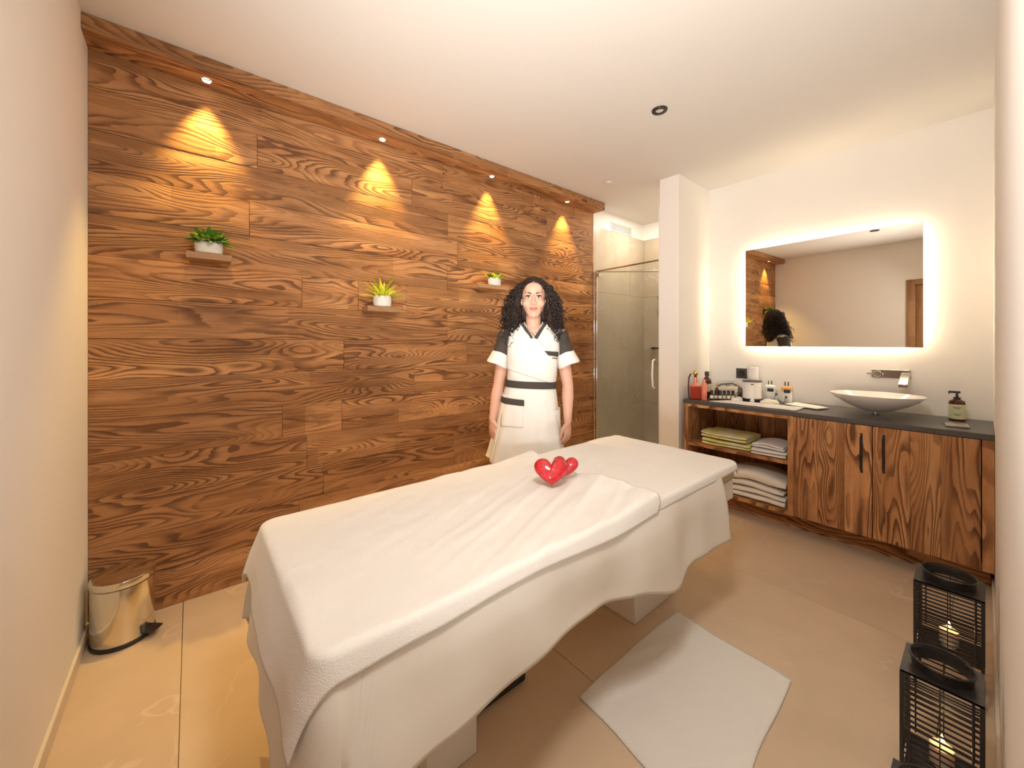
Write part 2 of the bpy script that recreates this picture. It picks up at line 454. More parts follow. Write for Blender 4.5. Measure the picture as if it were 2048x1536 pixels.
# ceiling fixtures
def downlight(name, loc, label, on):
    t = thing(name, label, 'ceiling spotlight', loc)
    obj('ring', MB().lathe([(.024, 0), (.026, -.010), (.042, -.008), (.045, -.0005), (.045, 0)], 36, cap=False), M['black'], t)
    obj('bulb', MB().lathe([(.0001, -.004), (.022, -.004), (.024, -.0005), (.0001, -.0003)], 24), M['bulb'] if on else M['bulboff'], t)
    return t
downlight('ceiling_spot', (2.13, 1.219, H), 'round ceiling spotlight with a black ring and a dull lens', False)
downlight('ceiling_spot', (.66, 1.06, H), 'black-ringed ceiling spotlight seen only in the wall mirror', False)
t = thing('smoke_detector', 'small flat grey disc on the ceiling before the shower', 'detector', (2.758, 2.05, H))
obj('disc', MB().lathe([(.0001, -.012), (.026, -.012), (.031, -.006), (.033, 0)], 28), M['bulboff'], t)
# fill light added at the shower ceiling, without a fixture
light('shower_fill', 'AREA', (3.6, 2.14, H-.01), 8, WARM, (3.6, 2.14, 0), shape='DISK', size=.12)

# vent in shower
t = thing('air_vent', 'white slatted air vent above the shower wall tiles', 'vent', (3.647, YW, 2.522))
obj('frame', B((-.19, -.010, -.052), (.19, 0, -.044)).box((-.19, -.010, .044), (.19, 0, .052)).box((-.19, -.010, -.044), (-.182, 0, .044)).box((.182, -.010, -.044), (.19, 0, .044)), M['vent'], t, bevel=.001)
for i in range(6):
    obj('slat', B((-.182, -.009, -.040+.0145*i), (.182, -.003, -.031+.0145*i)), M['vent'], t, bevel=.001, segs=1)
obj('back_panel', B((-.182, -.0015, -.044), (.182, -.0003, .044)), M['grey'], t)

# shower enclosure
sh = thing('shower_enclosure', 'chrome-framed glass shower enclosure between plank wall and partition', 'shower', (3.10, 2.49, 0))
XG = .03
obj('wall_profile', B((XG-.016, -.004, 0), (XG+.016, .019, 1.99)), M['chrome'], sh, bevel=.004)
obj('wall_profile', B((XG-.014, -.034, .02), (XG+.006, -.008, 1.99)), M['chrome'], sh, bevel=.004)
obj('end_profile', B((XG-.014, YP1-2.49+.008, 0), (XG+.014, YP1-2.49+.032, 2.01)), M['chrome'], sh, bevel=.004)
obj('top_rail', MB().tube([(XG, -.01, 1.99), (XG, YP1-2.49+.03, 1.995)], .0085, 12), M['chrome'], sh)
obj('stabiliser_bar', MB().tube([(XG, -.03, 1.985), (XG+.30, YP1-2.49+.03, 1.93)], .0075, 12), M['chrome'], sh)
obj('hinge', B((XG-.022, -.07, 1.93), (XG+.012, -.035, 1.965)), M['chrome'], sh, bevel=.004)
obj('glass_pane', B((XG-.003, YP1-2.49+.035, .03), (XG+.003, -.036, 1.975)), M['glass'], sh)
obj('door_handle', MB().tube([(XG-.010, -.655, 1.13), (XG-.035, -.655, 1.12), (XG-.045, -.655, 1.0), (XG-.035, -.655, .90), (XG-.010, -.655, .885)], .009, 10), M['ceramic'], sh, label='white curved door handle')
obj('shower_tray', B((XG-.02, YP1-2.49+.002, 0), (XS-3.10-.015, .035, .025)), M['ceramic'], sh, bevel=.004)
t = thing('shower_mixer', 'chrome shower mixer lever on the rear shower wall', 'tap', (XS-.012, 2.40, 1.21))
obj('valve_body', MB().lathe([(.03, 0), (.03, .02), (.022, .05), (.0001, .052)], 20).xf(Matrix.Rotation(-PI/2, 4, 'Y')), M['chrome'], t)
obj('lever', MB().tube([(-.045, 0, 0), (-.055, -.05, .005), (-.058, -.13, .008)], [.012, .009, .006], 10), M['black'], t)
t = thing('hand_shower', 'small dark hand shower bracket high on the rear shower wall', 'shower head', (XS-.012, 2.30, 1.73))
obj('bracket', B((-.05, -.012, -.015), (0, .012, .015)), M['chrome'], t, bevel=.003)
obj('handset', MB().tube([(-.055, 0, -.09), (-.06, 0, .03), (-.085, 0, .07)], [.011, .012, .026], 12), M['chrome'], t)

# ------------------------------------------------------------------ mirror with LED back light
t = thing('backlit_mirror', 'large rectangular wall mirror glowing warm white around its edge', 'mirror', (3.566, .757, 1.645))
o = obj('mirror_glass', B((-.004, -.512, -.397), (0, .512, .397)), M['mirror'], t, smooth=0); o.rotation_euler = (0, 0, math.radians(-2.0)); o.location = (-.014, 0, 0)
obj('housing', B((.0045, -.470, -.355), (.0395, .470, .355)), M['white'], t, smooth=0)
for a, b_ in (((.012, -.476, -.361), (.030, -.4705, .361)), ((.012, .4705, -.361), (.030, .476, .361)), ((.012, -.4705, .3555), (.030, .4705, .361)), ((.012, -.4705, -.361), (.030, .4705, -.3555))):
    obj('led_strip', B(a, b_), M['led'], t, smooth=0)
# ------------------------------------------------------------------ vanity cabinet
XF = 3.07
cab = thing('vanity_cabinet', 'burnt larch washstand cabinet with two doors and an open shelf bay', 'cabinet', (XF, 0, 0))
D = XM-XF-.001
def cb(name, a, b_, ax, parent=None, m='cab', bev=.0012):
    o = obj(name, B(a, b_), M[m], parent or cab, bevel=bev, segs=1); grain(o, ax); return o
cb('side_panel', (0, 1.515, .13), (D, 1.545, .792), 2)
cb('divider_panel', (0, .805, .13), (D, .838, .792), 2)
cb('bottom_panel', (0.004, .838, .13), (D, 1.515, .155), 1)
cb('shelf', (0.006, .838, .462), (D, 1.515, .486), 1)
cb('top_rail', (0.002, .838, .768), (D, 1.515, .792), 1)
cb('end_panel', (0, YR+.001, .13), (D, .010, .792), 2)
cb('plinth', (.15, YR+.012, 0), (.17, 1.53, .13), 1)
for i in range(6):
    y0 = .838+(1.515-.838)/6*i; cb('back_board', (D-.02, y0+.0005, .155), (D, y0+.1123, .768), 2)
def door(y0, y1, joints, hy, z0, z1):
    d = obj('door', B((.012, y0+.0015, .135), (.022, y1-.0015, .789)), M['cab'], cab, smooth=0); grain(d, 2)
    js = [y0+.0015]+joints+[y1-.0015]
    for a, b_ in zip(js, js[1:]): cb('board', (-.004, a+.0004, .135), (.012, b_-.0004, .789), 2, d)
    obj('handle', B((-.0065, hy-.0055, z0), (-.003, hy+.0055, z1)).box((-.0065, hy+.0055, z0+.02), (-.012, hy+.0075, z1-.02)), M['black'], d, bevel=.0015, label='slim black vertical handle')
door(.418, .805, [.545, .675], .466, .508, .742)
door(.012, .418, [.149, .264], .369, .528, .748)
ct = tag(obj('worktop', B((XF-.004, YR+.001, .792), (XM-.001, 1.551, .821)), M['counter'], bevel=.0015), 'long anthracite stone worktop on the larch washstand', 'worktop')

# ---- counter objects (z of counter top .821)
ZT = .8212
def bottle(name, label, loc, parts, group=None, cat='bottle', rz=0):
    t = thing(name, label, cat, (loc[0], loc[1], ZT), rz, group)
    for p in parts:
        pn, prof, m = p[:3]; n = p[3] if len(p) > 3 else 24
        obj(pn, MB().lathe(prof, n), M[m], t, smooth=50 if n > 8 else 20)
    return t
t = thing('perfume_bottle', 'square red glass bottle with a gold ball stopper at the left end of the worktop', 'bottle', (3.17, 1.50, ZT), .6)
obj('body', B((-.045, -.042, 0), (.045, .042, .105)), M['redgl'], t, bevel=.008)
obj('shoulder', MB().lathe([(.040, .1055), (.030, .118), (.014, .128), (.014, .175)], 20), M['pinkgl'], t)
obj('stem', B((-.013, -.010, .1755), (.013, .010, .1875)), M['amber'], t, bevel=.002)
obj('stopper', MB().ell((0, 0, .208), .022), M['brass'], t, label='gold ball stopper')
t = thing('reed_stick', 'dark curved stick leaning beside the red glass bottle', 'stick', (3.13, 1.535, ZT))
obj('stick', MB().tube([(0, 0, .006), (.003, .005, .10), (.002, 0, .17), (.012, -.012, .205)], .006, 8), M['amber'], t)
bottle('spray_bottle', 'slim pink bottle between the red bottle and the amber bottle', (3.16, 1.425), [('body', [(.019, 0), (.021, .004), (.021, .125), (.014, .137), (.009, .142)], 'pinkgl'), ('cap', [(.011, .1425), (.011, .163), (.0001, .165)], 'pinkgl')])
t = bottle('pharmacy_bottle', 'tall amber pharmacy bottle with black cap and beige label', (3.32, 1.475), [
    ('body', [(.030, 0), (.034, .004), (.034, .135), (.030, .150), (.014, .170), (.013, .182)], 'amber'),
    ('label', [(.0346, .052), (.0346, .116)], 'label'), ('cap', [(.017, .1825), (.017, .214), (.015, .216), (.0001, .216)], 'blackp')])
t = bottle('dropper_bottle', 'small dark dropper bottle with gold tip beside the white device', (3.32, 1.395), [
    ('body', [(.016, 0), (.019, .004), (.019, .055), (.009, .09)], 'amber'), ('dropper', [(.009, .0905), (.006, .112), (.005, .122), (.0001, .124)], 'brass')])
cols = ['labelw', 'labelg', 'labelw', 'labelg', 'labelw', 'labelg']
t0 = None
for i in range(6):
    x = 3.20+.021*i; y = 1.385-.0235*i
    t0 = bottle('oil_vial', ['black-capped oil vial at the left end of the vial row', 'second oil vial from the left end of the row', 'third oil vial from the left end of the row', 'third oil vial from the right end of the row', 'second oil vial from the right end of the row', 'black-capped oil vial at the right end of the vial row'][i], (x, y), [
        ('body', [(.011, 0), (.0125, .003), (.0125, .045), (.007, .052)], 'amber', 16), ('label', [(.0129, .014), (.0129, .038)], cols[i], 16),
        ('cap', [(.0105, .0525), (.0105, .078), (.0001, .079)], 'blackp', 16)], 'row of small oil vials')
# beige device with dark round end
t = thing('massage_device', 'beige rounded device with a dark brown round end behind the oil vials', 'device', (3.455, 1.36, ZT), math.radians(-72))
prof = []
mb = MB()
rs = []
for i in range(9):
    u = i/8; w_ = .055*(1-.35*(1-u)**2); h_ = .10*(1-.3*(1-u)**2)
    rs.append([(-.10+.17*u, w_*math.copysign(abs(math.cos(a))**.7, math.cos(a)), .001+h_*.5*(1+math.copysign(abs(math.sin(a))**.75, math.sin(a)))) for a in [2*PI*j/24 for j in range(24)]])
obj('shell', mb.rings(rs), M['beigep'], t)
obj('end_dome', MB().ell((.072, 0, .050), (.035, .058, .049)), M['taupe'], t, label='dark brown round end cap')
obj('carry_handle', MB().tube([(-.08, 0, .088), (-.05, 0, .108), (.03, 0, .118), (.07, 0, .098)], .006, 8), M['taupe'], t)
obj('button', B((-.02, -.012, .100), (.015, .012, .104)), M['taupe'], t, bevel=.003)
t = thing('wax_warmer', 'white cylindrical wax warmer with black rim and black base', 'warmer', (3.36, 1.15, ZT), math.radians(-70))
obj('body', MB().lathe([(.060, .026), (.064, .03), (.063, .150), (.060, .155)], 36), M['white'], t)
obj('base', MB().lathe([(.064, 0), (.067, .004), (.067, .024), (.062, .0255)], 36), M['blackp'], t)
obj('rim', MB().lathe([(.060, .1555), (.067, .1555), (.067, .162), (.058, .164), (.05, .158)], 36, cap=False), M['anthr'], t)
obj('knob', MB().lathe([(.015, 0), (.015, .010), (.0001, .012)], 20).xf(Matrix.Translation((0, -.0665, .016)) @ Matrix.Rotation(PI/2, 4, 'X')), M['ceramic'], t, label='white round knob')
obj('badge', B((-.010, -.0652, .135), (.010, -.0622, .141)), M['grey'], t)
t = bottle('paper_roll', 'white paper roll standing behind the wax warmer', (3.50, 1.19), [('paper', [(.020, 0), (.038, 0), (.038, .26), (.020, .262), (.020, 0)], 'towel')], cat='paper roll')
for nm, loc, c2, gold in (('left-hand clear lotion bottle with forked cap and small black label', (3.515, 1.075), 'labelw', 'labelw'), ('clear lotion bottle with peach liquid, black label and forked cap, nearer the basin', (3.515, .965), 'labelw', 'orange')):
    t = thing('lotion_bottle', nm, 'bottle', (loc[0], loc[1], ZT), math.radians(-70), 'pair of forked-cap lotion bottles')
    obj('body', MB().lathe([(.034, 0), (.038, .004), (.036, .085)], 24), M['labelw'], t)
    obj('upper', MB().lathe([(.036, .0855), (.038, .10), (.034, .118), (.016, .126)], 24), M[gold], t)
    obj('label', MB().grid(9, 2, lambda u, v: (.0385*math.sin(-.55+1.1*u), -.0385*math.cos(-.55+1.1*u), .076+.026*v)), M['labelb'], t, solid=.001, label='small black label')
    obj('cap', B((-.014, -.006, .1265), (-.006, .006, .158)).box((.006, -.006, .1265), (.014, .006, .158)), M['taupe'], t, bevel=.002)
for nm, loc, h_ in (('small dark-stoppered vial between the two lotion bottles', (3.40, 1.000), .03), ('small vial close to the peach lotion bottle', (3.43, .945), .012)):
    bottle('glass_vial', nm, loc, [('body', [(.012, 0), (.014, .003), (.013, .020+h_), (.006, .028+h_)], 'glassgrey', 16), ('stopper', [(.007, .0285+h_), (.008, .045+h_), (.0001, .046+h_)], 'taupe', 16)])
def lumpy(name, label, cat, loc, size, m, seed, rz=0, amp=.35):
    def fn(u, v):
        a = 2*PI*u; r = math.sin(min(v, .999)*PI/2)
        x, y = size[0]*r*math.cos(a), size[1]*r*math.sin(a)
        n = noise.noise(Vector((x*30+seed, y*30, seed)))
        return (x*(1+amp*n), y*(1+amp*n), max(.0004, size[2]*(math.cos(v*PI/2)**.6)*(1+amp*1.6*n)))
    o = obj(name, MB().grid(33, 12, fn), M[m], smooth=60); o.location = loc; o.rotation_euler = (0, 0, rz)
    return tag(o, label, cat)
lumpy('crumpled_cloth', 'crumpled beige cloth before the clear lotion bottle', 'cloth', (3.335, 1.030, ZT+.001), (.07, .055, .030), 'cream', 3.1)
lumpy('cotton_pile', 'loose white cotton heap between the oil vials and wax warmer', 'cotton', (3.285, 1.235, ZT+.001), (.05, .036, .028), 'towel', 8.3)
def sheetpoly(name, label, cat, pts, z, th, m, wav=.002):
    (a, b_, c_, d_) = [Vector((*p, 0)) for p in pts]
    def fn(u, v):
        p = (a*(1-u)+b_*u)*(1-v)+(d_*(1-u)+c_*u)*v
        return (p.x, p.y, z+wav*(1+noise.noise(p*14)))
    return tag(obj(name, MB().grid(20, 14, fn), M[m], solid=th, smooth=60), label, cat)
sheetpoly('hand_towel', 'white hand towel spread flat along the left half of the worktop', 'towel', [(3.10, 1.36), (3.10, .80), (3.30, .80), (3.27, 1.28)], ZT+.0025, .004, 'towel')
sheetpoly('folded_leaflet', 'white folded leaflet beside the basin', 'leaflet', [(3.34, .93), (3.26, .72), (3.38, .68), (3.50, .90)], ZT+.008, .006, 'grip', .001)

# basin
BX, BY = 3.335, .44
bs = thing('wash_basin', 'white oval vessel basin standing on the worktop', 'basin', (BX, BY, ZT))
outer = [(.030, .022), (.045, .026), (.085, .042), (.135, .070), (.175, .100), (.200, .128), (.2015, .131), (.198, .132)]
inner = [(.190, .124), (.165, .098), (.125, .070), (.075, .045), (.02, .034), (.0001, .033)]
obj('bowl', MB().lathe(outer+inner, 48, sx=.95, sy=1.12, cap=False), M['ceramic'], bs)
obj('foot', MB().lathe([(.020, 0), (.022, .003), (.021, .0225), (.0001, .0225)], 24), M['chrome'], bs)
obj('drain', MB().lathe([(.022, .0345), (.022, .039), (.0001, .041)], 24), M['chrome'], bs)
# wall tap
tp = thing('wall_tap', 'chrome wall-mounted tap with slanting spout above the basin', 'tap', (XM, .40, 1.07))
obj('wall_plate', B((-.012, -.095, -.028), (0, .095, .028)), M['tapm'], tp, bevel=.004)
obj('spout', MB().rings([[(x, -.075+y, z) for x, y, z in ((xx, -.022, zz+.010), (xx, .022, zz+.010), (xx, .022, zz-.012), (xx, -.022, zz-.012))] for xx, zz in ((-.0125, .005), (-.06, 0), (-.12, -.025), (-.19, -.062))]), M['tapm'], tp, bevel=.003)
obj('lever', MB().lathe([(.022, 0), (.022, .03), (.018, .036), (.0001, .036)], 20).xf(Matrix.Translation((-.0125, .06, 0)) @ Matrix.Rotation(-PI/2, 4, 'Y')).box((-.046, .05, -.005), (-.036, .115, .004)), M['tapm'], tp, bevel=.0015)
# soap dispenser
t = thing('soap_dispenser', 'dark pump bottle of soap with a pale green label near the right wall', 'soap dispenser', (3.47, .105, ZT), math.radians(-87))
obj('body', MB().lathe([(.036, 0), (.040, .004), (.040, .112), (.036, .128), (.018, .138), (.014, .142)], 32), M['amber'], t)
obj('label', MB().lathe([(.0405, .014), (.0405, .108)], 32, cap=False), M['labelg'], t, label='pale green paper label')
mb = MB()
for zz, w_ in ((.088, .5), (.080, .3), (.045, .42), (.036, .25)):
    mb.grid(9, 2, lambda u, v: (.0412*math.sin(-w_+2*w_*u), -.0412*math.cos(-w_+2*w_*u), zz+.003*v))
obj('print', mb, M['grey'], t, label='two lines of small dark print'); t.scale = (.86, .86, .9)
obj('collar', MB().lathe([(.017, .1425), (.017, .152), (.008, .154), (.006, .178)], 20), M['blackp'], t)
obj('pump_head', B((-.040, -.009, .1785), (.016, .009, .192)).box((-.040, -.004, .172), (-.032, .004, .1785)), M['blackp'], t, bevel=.003)
t = thing('soap_dish', 'small square smoked glass dish before the soap dispenser', 'dish', (3.235, .098, ZT), math.radians(5))
obj('dish', B((-.055, -.045, 0), (.055, .045, .012)), M['glassgrey'], t, bevel=.01)
obj('insert', B((-.038, -.030, .0122), (.038, .030, .015)), M['chrome'], t, bevel=.001)
# socket
t = thing('wall_socket', 'square anthracite power socket above the worktop', 'socket', (XM, 1.312, 1.018))
obj('frame', B((-.010, -.042, -.042), (0, .042, .042)), M['anthr'], t, bevel=.003)
obj('insert', MB().lathe([(.028, 0), (.028, .003), (.020, .001), (.0001, .001)], 28).xf(Matrix.Translation((-.0102, 0, 0)) @ Matrix.Rotation(-PI/2, 4, 'Y')), M['blackp'], t)

# ---- folded towels
def folded(name, label, loc, sx, sy, h, m, seed, rz=0, group=None, tilt=0, layers=2, sag=.0):
    # a towel folded into a pad: rounded fold faces front (-x), layered edge on the side
    def fn(u, v):
        return None
    mb = MB(); lh = h/layers
    for L in range(layers):
        rs = []
        n = 28
        for i in range(19):
            t_ = i/18; y = -sy/2+sy*t_
            ring = []
            for j in range(n):
                a = 2*PI*j/n; ca, sa = math.cos(a), math.sin(a)
                x = sx/2*math.copysign(abs(ca)**.35, ca); z = lh/2*math.copysign(abs(sa)**.6, sa)
                e = 1-.08*abs(2*t_-1)**6
                p = Vector((x*7, y*7, seed+L*3))
                z2 = L*lh+lh*.5+z*.98+.018*noise.noise(p)*(L+.5)/layers*(.4+h*8) - sag*(2*t_-1)**2*(L+1)/layers
                ring.append((x*e+.006*noise.noise(p*2), y+.006*noise.noise(p*2.3), max(z2, .0006*(L+1))))
            rs.append(ring)
        mb.rings(rs)
    o = obj(name, mb, M[m], smooth=60); o.location = loc; o.rotation_euler = (0, tilt, rz)
    return tag(o, label, 'towel', group)
zsf = .487
folded('folded_towel', 'lower of the two yellow towels on the open shelf', (3.25, 1.255, zsf), .30, .34, .045, 'yellowt', 1.2, .05, 'yellow towels on the open shelf', layers=2)
folded('folded_towel', 'upper yellow towel on the open shelf, humped at the back', (3.25, 1.265, zsf+.052), .29, .33, .042, 'yellowt', 5.7, -.04, 'yellow towels on the open shelf', layers=2)
folded('folded_towel', 'lower white towel beside the yellow towels', (3.22, .965, zsf), .27, .21, .038, 'towel', 2.2, .05, 'white towels on the open shelf', layers=2)
folded('folded_towel', 'upper rumpled white towel beside the yellow towels', (3.24, .965, zsf+.044), .25, .20, .040, 'towel', 9.9, -.06, 'white towels on the open shelf', layers=2, sag=.012)
pos = ['bottom', 'second', 'third', 'top']
for i in range(4):
    folded('folded_towel', ['lowest thin cream towel in the stack below the shelf', 'second cream towel up in the stack below the shelf', 'third cream towel up in the stack below the shelf', 'thick topmost cream towel in the stack below the shelf'][i],
           (3.24, 1.06, .1565+[0, .042, .084, .130][i]), .31, .40, [.040, .040, .044, .075][i], 'cream', 3.3*i+.5, R.uniform(-.03, .03), 'cream towels below the shelf', layers=1, sag=.010+.01*i)

# ------------------------------------------------------------------ massage table
TX0, TX1, TY0, TY1 = .187, 2.10, .795, 1.50
tb = thing('massage_table', 'white block-legged massage table in the middle of the room', 'massage table', (1.14, 1.147, 0))
bx, by = 1.14, 1.147
def W2(mb): return mb.off(-bx, -by, 0)
obj('mattress', W2(B((TX0, TY0, .595), (TX1, TY1, .678))), M['mattress'], tb, bevel=.018, segs=4)
obj('bed_frame', W2(B((TX0+.01, TY0+.008, .50), (TX1-.003, TY1-.008, .594))), M['white'], tb, bevel=.004)
obj('leg', W2(B((.515, 1.008, 0), (.689, 1.30, .4995))), M['white'], tb, bevel=.004)
obj('leg', W2(B((1.55, 1.008, 0), (1.895, 1.30, .4995))), M['white'], tb, bevel=.004)
pd = obj('foot_bar', W2(B((.692, 1.10, .006), (.975, 1.135, .034))), M['blackp'], tb, bevel=.008, segs=3, label='long black foot bar')
def drape(x0, x1, y0, y1, z, ov, nx, ny, rad, wav, seed, rect=None, top=.004, hemn=.012, flare=.12, ff=None):
    # cloth lying on the table and folding over its edges; ov = overhang (left, right, front, back)
    rx0, rx1, ry0, ry1 = rect or (TX0, TX1, TY0, TY1)
    l, r_, f_, b_ = ov
    cr = .03
    def fn(u, v):
        X = (x0-l)+((x1+r_)-(x0-l))*u; f2 = ff(X) if ff else f_; Y = (y0-f2)+((y1+b_)-(y0-f2))*v
        # hem irregularity
        X += hemn*noise.noise(Vector((X*3, Y*3, seed)))*(1 if (u > .97 or u < .03) else .5)
        Y += hemn*noise.noise(Vector((X*2.5, Y*2, seed+5)))*(1 if (v > .97 or v < .03) else .5)
        qx = min(max(X, rx0+cr), rx1-cr); qy = min(max(Y, ry0+cr), ry1-cr)
        dx, dy = X-qx, Y-qy; L = math.hypot(dx, dy)
        hgt = z+top*noise.noise(Vector((X*3+seed, Y*5, 0)))+top*.7*noise.noise(Vector((X*7+Y*6, (Y-X*.35)*17, seed)))
        if L < 1e-6: return (X, Y, max(hgt, z-.001))
        nx_, ny_ = dx/L, dy/L
        L2 = L-cr
        if L2 <= 0: return (X, Y, max(hgt, z-.001))
        arc = rad*PI/2
        if L2 < arc:
            a = L2/rad; hx = rad*math.sin(a); dz = rad*(1-math.cos(a))
        else:
            e = L2-arc; hx = rad+e*flare; dz = rad+e*math.sqrt(1-flare*flare)
        s_ = (qx+qy*1.0)*1.0 if abs(nx_) < .01 or abs(ny_) < .01 else (qx+qy)+math.atan2(ny_, nx_)*.1
        wv = wav*min(1, max(0, L2-.02)/.18)*(.7*math.sin(s_*9+seed)+.35*math.sin(s_*27+seed*2)+1.8*noise.noise(Vector((s_*4, dz*3, seed))))
        o_ = cr+hx+wv+wav*.9*min(1, L2/.1)
        return (qx+nx_*o_, qy+ny_*o_, hgt*(1 if dz < .001 else 0)+(z if dz >= .001 else 0)-dz)
    return MB().grid(nx, ny, fn)
def hem(X):
    P = [(-1, .46), (.24, .46), (.285, .27), (.55, .265), (.80, .225), (.95, .225), (1.15, .26), (1.42, .33), (1.60, .30), (1.90, .30), (3, .3)]
    for a, c in zip(P, P[1:]):
        if X <= c[0]:
            t = (X-a[0])/(c[0]-a[0]); t = t*t*(3-2*t); return a[1]*(1-t)+c[1]*t
    return .3
tag(obj('fitted_sheet', drape(TX0, 1.90, TY0, TY1, .681, (.27, 0, .30, .28), 170, 110, .012, .012, 2.0, hemn=.03, ff=hem), M['sheet'], solid=.002, smooth=75),
    'long cream under-sheet hanging like a skirt from the massage table', 'sheet')
tag(obj('head_towel', drape(1.20, TX1, TY0, TY1, .687, (0, .045, .045, .05), 100, 90, .014, .004, 6.0, hemn=.015), M['cloth'], solid=.003, smooth=75),
    'white towel over the head end of the table, edge under the blanket', 'towel')
def edge(mb):                                       # raised rumpled hem of the blanket across the table
    for v in mb.v:
        if v.z > .66 and v.x > 1.15:
            k = max(0, (v.x-1.15)/.2); v.z += .016*k*abs(math.sin(v.y*13+1))+.006*k
            v.x += .035*math.sin(v.y*9)*k + (.09 if False else 0)
    for v in mb.v:                                  # long diagonal pull folds
        if v.z > .66:
            a = (v.y-.8)-(v.x-1.3)*.42
            v.z += (.008*max(0, math.sin(a*30+2*noise.noise(v*3)))**2+.006*max(0, math.sin(a*61+1))**2)*max(0, min(1, (v.x-.35)/.5))*max(0, 1-abs(v.y-.98)/.38)
    return mb
tag(obj('blanket', edge(drape(TX0, 1.34, TY0, TY1, .694, (.16, 0, .055, .12), 190, 130, .016, .008, 9.0, hemn=.02, top=.005, flare=.25)), M['cloth'], solid=.004, smooth=75),
    'large white terry blanket draped over the foot end of the table', 'blanket')
# hearts
def heart(label, loc, rz, tilt, s):
    rs = []; n = 40; m = 11
    for i in range(m):
        a = PI*i/(m-1); w_ = max(math.sin(a)**.75, .02); d = -math.cos(a)*.36
        ring = []
        for j in range(n):
            t_ = 2*PI*j/n
            x = 16*math.sin(t_)**3; z = 13*math.cos(t_)-5*math.cos(2*t_)-2*math.cos(3*t_)-math.cos(4*t_)
            z = z if z > -9 else -9+(z+9)*.55
            ring.append((x/17*w_*s, d*s, (z+2)/17*w_*s))
        rs.append(ring)
    mb = MB().rings(rs)
    o = obj('body', mb, M['heart'], smooth=80); 
    o.rotation_euler = (tilt, 0, 0); o.location = (0, 0, .70*s)
    t = thing('heart_cushion', label, 'heart ornament', loc, rz, 'pair of red hearts'); o.parent = t
    return t
heart('front glossy red heart lying on the blanket', (1.122, 1.112, .700), math.radians(-38), math.radians(-32), .074)
heart('red heart half hidden behind the front heart', (1.232, 1.142, .702), math.radians(-62), math.radians(-36), .060)

# floor towel
P4 = [Vector((1.763, .931, 0)), Vector((1.752, .457, 0)), Vector((1.02, .435, 0)), Vector((1.085, .924, 0))]
def ft(u, v):
    p = (P4[0]*(1-u)+P4[1]*u)*(1-v)+(P4[3]*(1-u)+P4[2]*u)*v
    e = min(u, 1-u, v, 1-v)
    p = p+Vector((noise.noise(p*4), noise.noise(p*4+Vector((9, 0, 0))), 0))*.022
    z = .004+.006*max(0, noise.noise(Vector((p.x*4, p.y*8, 3))))*min(1, e*8)
    if u < .35: z += .008*max(0, math.sin((v*1.3+u*3)*9))*min(1, e*10)*(1-u/.35)
    return (p.x, p.y, z)
tag(obj('bath_mat_towel', MB().grid(60, 60, ft), M['cloth'], solid=.005, smooth=75), 'white towel lying on the floor beside the table', 'towel')

# ------------------------------------------------------------------ wall shelves and plants
def pot_plant(name, label, loc, rp, hp, kind):
    t = thing(name, label, 'potted plant', loc)
    obj('pot', MB().lathe([(rp*.86, 0), (rp*.95, .004), (rp, hp*.5), (rp*.99, hp), (rp*.9, hp), (rp*.88, hp*.8), (.0001, hp*.8)], 28), M['pot'], t)
    obj('soil', MB().lathe([(rp*.86, hp*.82), (.0001, hp*.87)], 20, cap=False), M['soil'], t)
    rr = random.Random(len(label)); src = None
    n, L, wd = {'low': (56, .082, .017), 'spiky': (40, .130, .0078), 'tiny': (44, .062, .013)}[kind]
    def leaf(sc):
        rs = []
        for i in range(6):
            u = i/5; w_ = wd*sc*math.sin(PI*min(1, u*.86+.12))**.8*(1 if i < 5 else .05); b_ = .25*u*u*L
            rs.append([(w_, -b_, u*L), (0, -b_-w_*.5, u*L), (-w_, -b_, u*L), (0, -b_+w_*.35, u*L)])
        return MB().rings(rs)
    mats = {'low': ['leafd', 'leafd', 'leafm'], 'spiky': ['leafy', 'leafy', 'leafm'], 'tiny': ['leafd', 'leafm', 'leafy']}[kind]
    srcs = [obj('leaf', leaf(1), M[q], t) for q in mats]
    k = 0
    for i in range(n):
        u = (i+.5)/n; th = i*2.39996
        el = {'low': .25+1.25*u, 'spiky': .12+1.22*u, 'tiny': .2+1.2*u}[kind]
        if math.cos(th) < -.1: el = min(el, .7)
        r0 = rp*.55*u; rot = Matrix.Rotation(th, 4, 'Z') @ Matrix.Rotation(el, 4, 'X')
        e = rot.to_euler(); sc = rr.uniform(.8, 1.1)
        p = (r0*math.sin(th), -r0*math.cos(th), hp*.84)
        s_ = srcs[i % 3] if i < 3 else srcs[rr.randrange(3)].copy()
        if i >= 3: C.objects.link(s_)
        s_.parent = t; s_.location = p; s_.rotation_euler = e; s_.scale = (sc, sc, sc*rr.uniform(.85, 1.1))
    return t
def wshelf(x0, x1, z1, th, label):
    t = thing('wall_shelf', label, 'shelf', ((x0+x1)/2, CL-.001, z1-th))
    o = obj('board', B((-(x1-x0)/2, -.103, 0), ((x1-x0)/2, -.0003, th)), M['shelf'], t, bevel=.002); grain(o, 0)
wshelf(-.02, .158, 1.716, .030, 'small wooden wall shelf holding the low dark-green succulent')
wshelf(.836, 1.055, 1.507, .034, 'small pale wooden wall shelf holding the spiky lime plant')
wshelf(1.664, 1.950, 1.722, .028, 'small wooden wall shelf beside the woman holding the tiny succulent')
pot_plant('potted_succulent', 'low dark-green succulent in a white pot on the shelf nearest the left wall', (.068, 2.446, 1.7162), .056, .063, 'low')
pot_plant('potted_agave', 'spiky lime-green plant in a white pot on the middle shelf', (.942, 2.446, 1.5072), .056, .066, 'spiky')
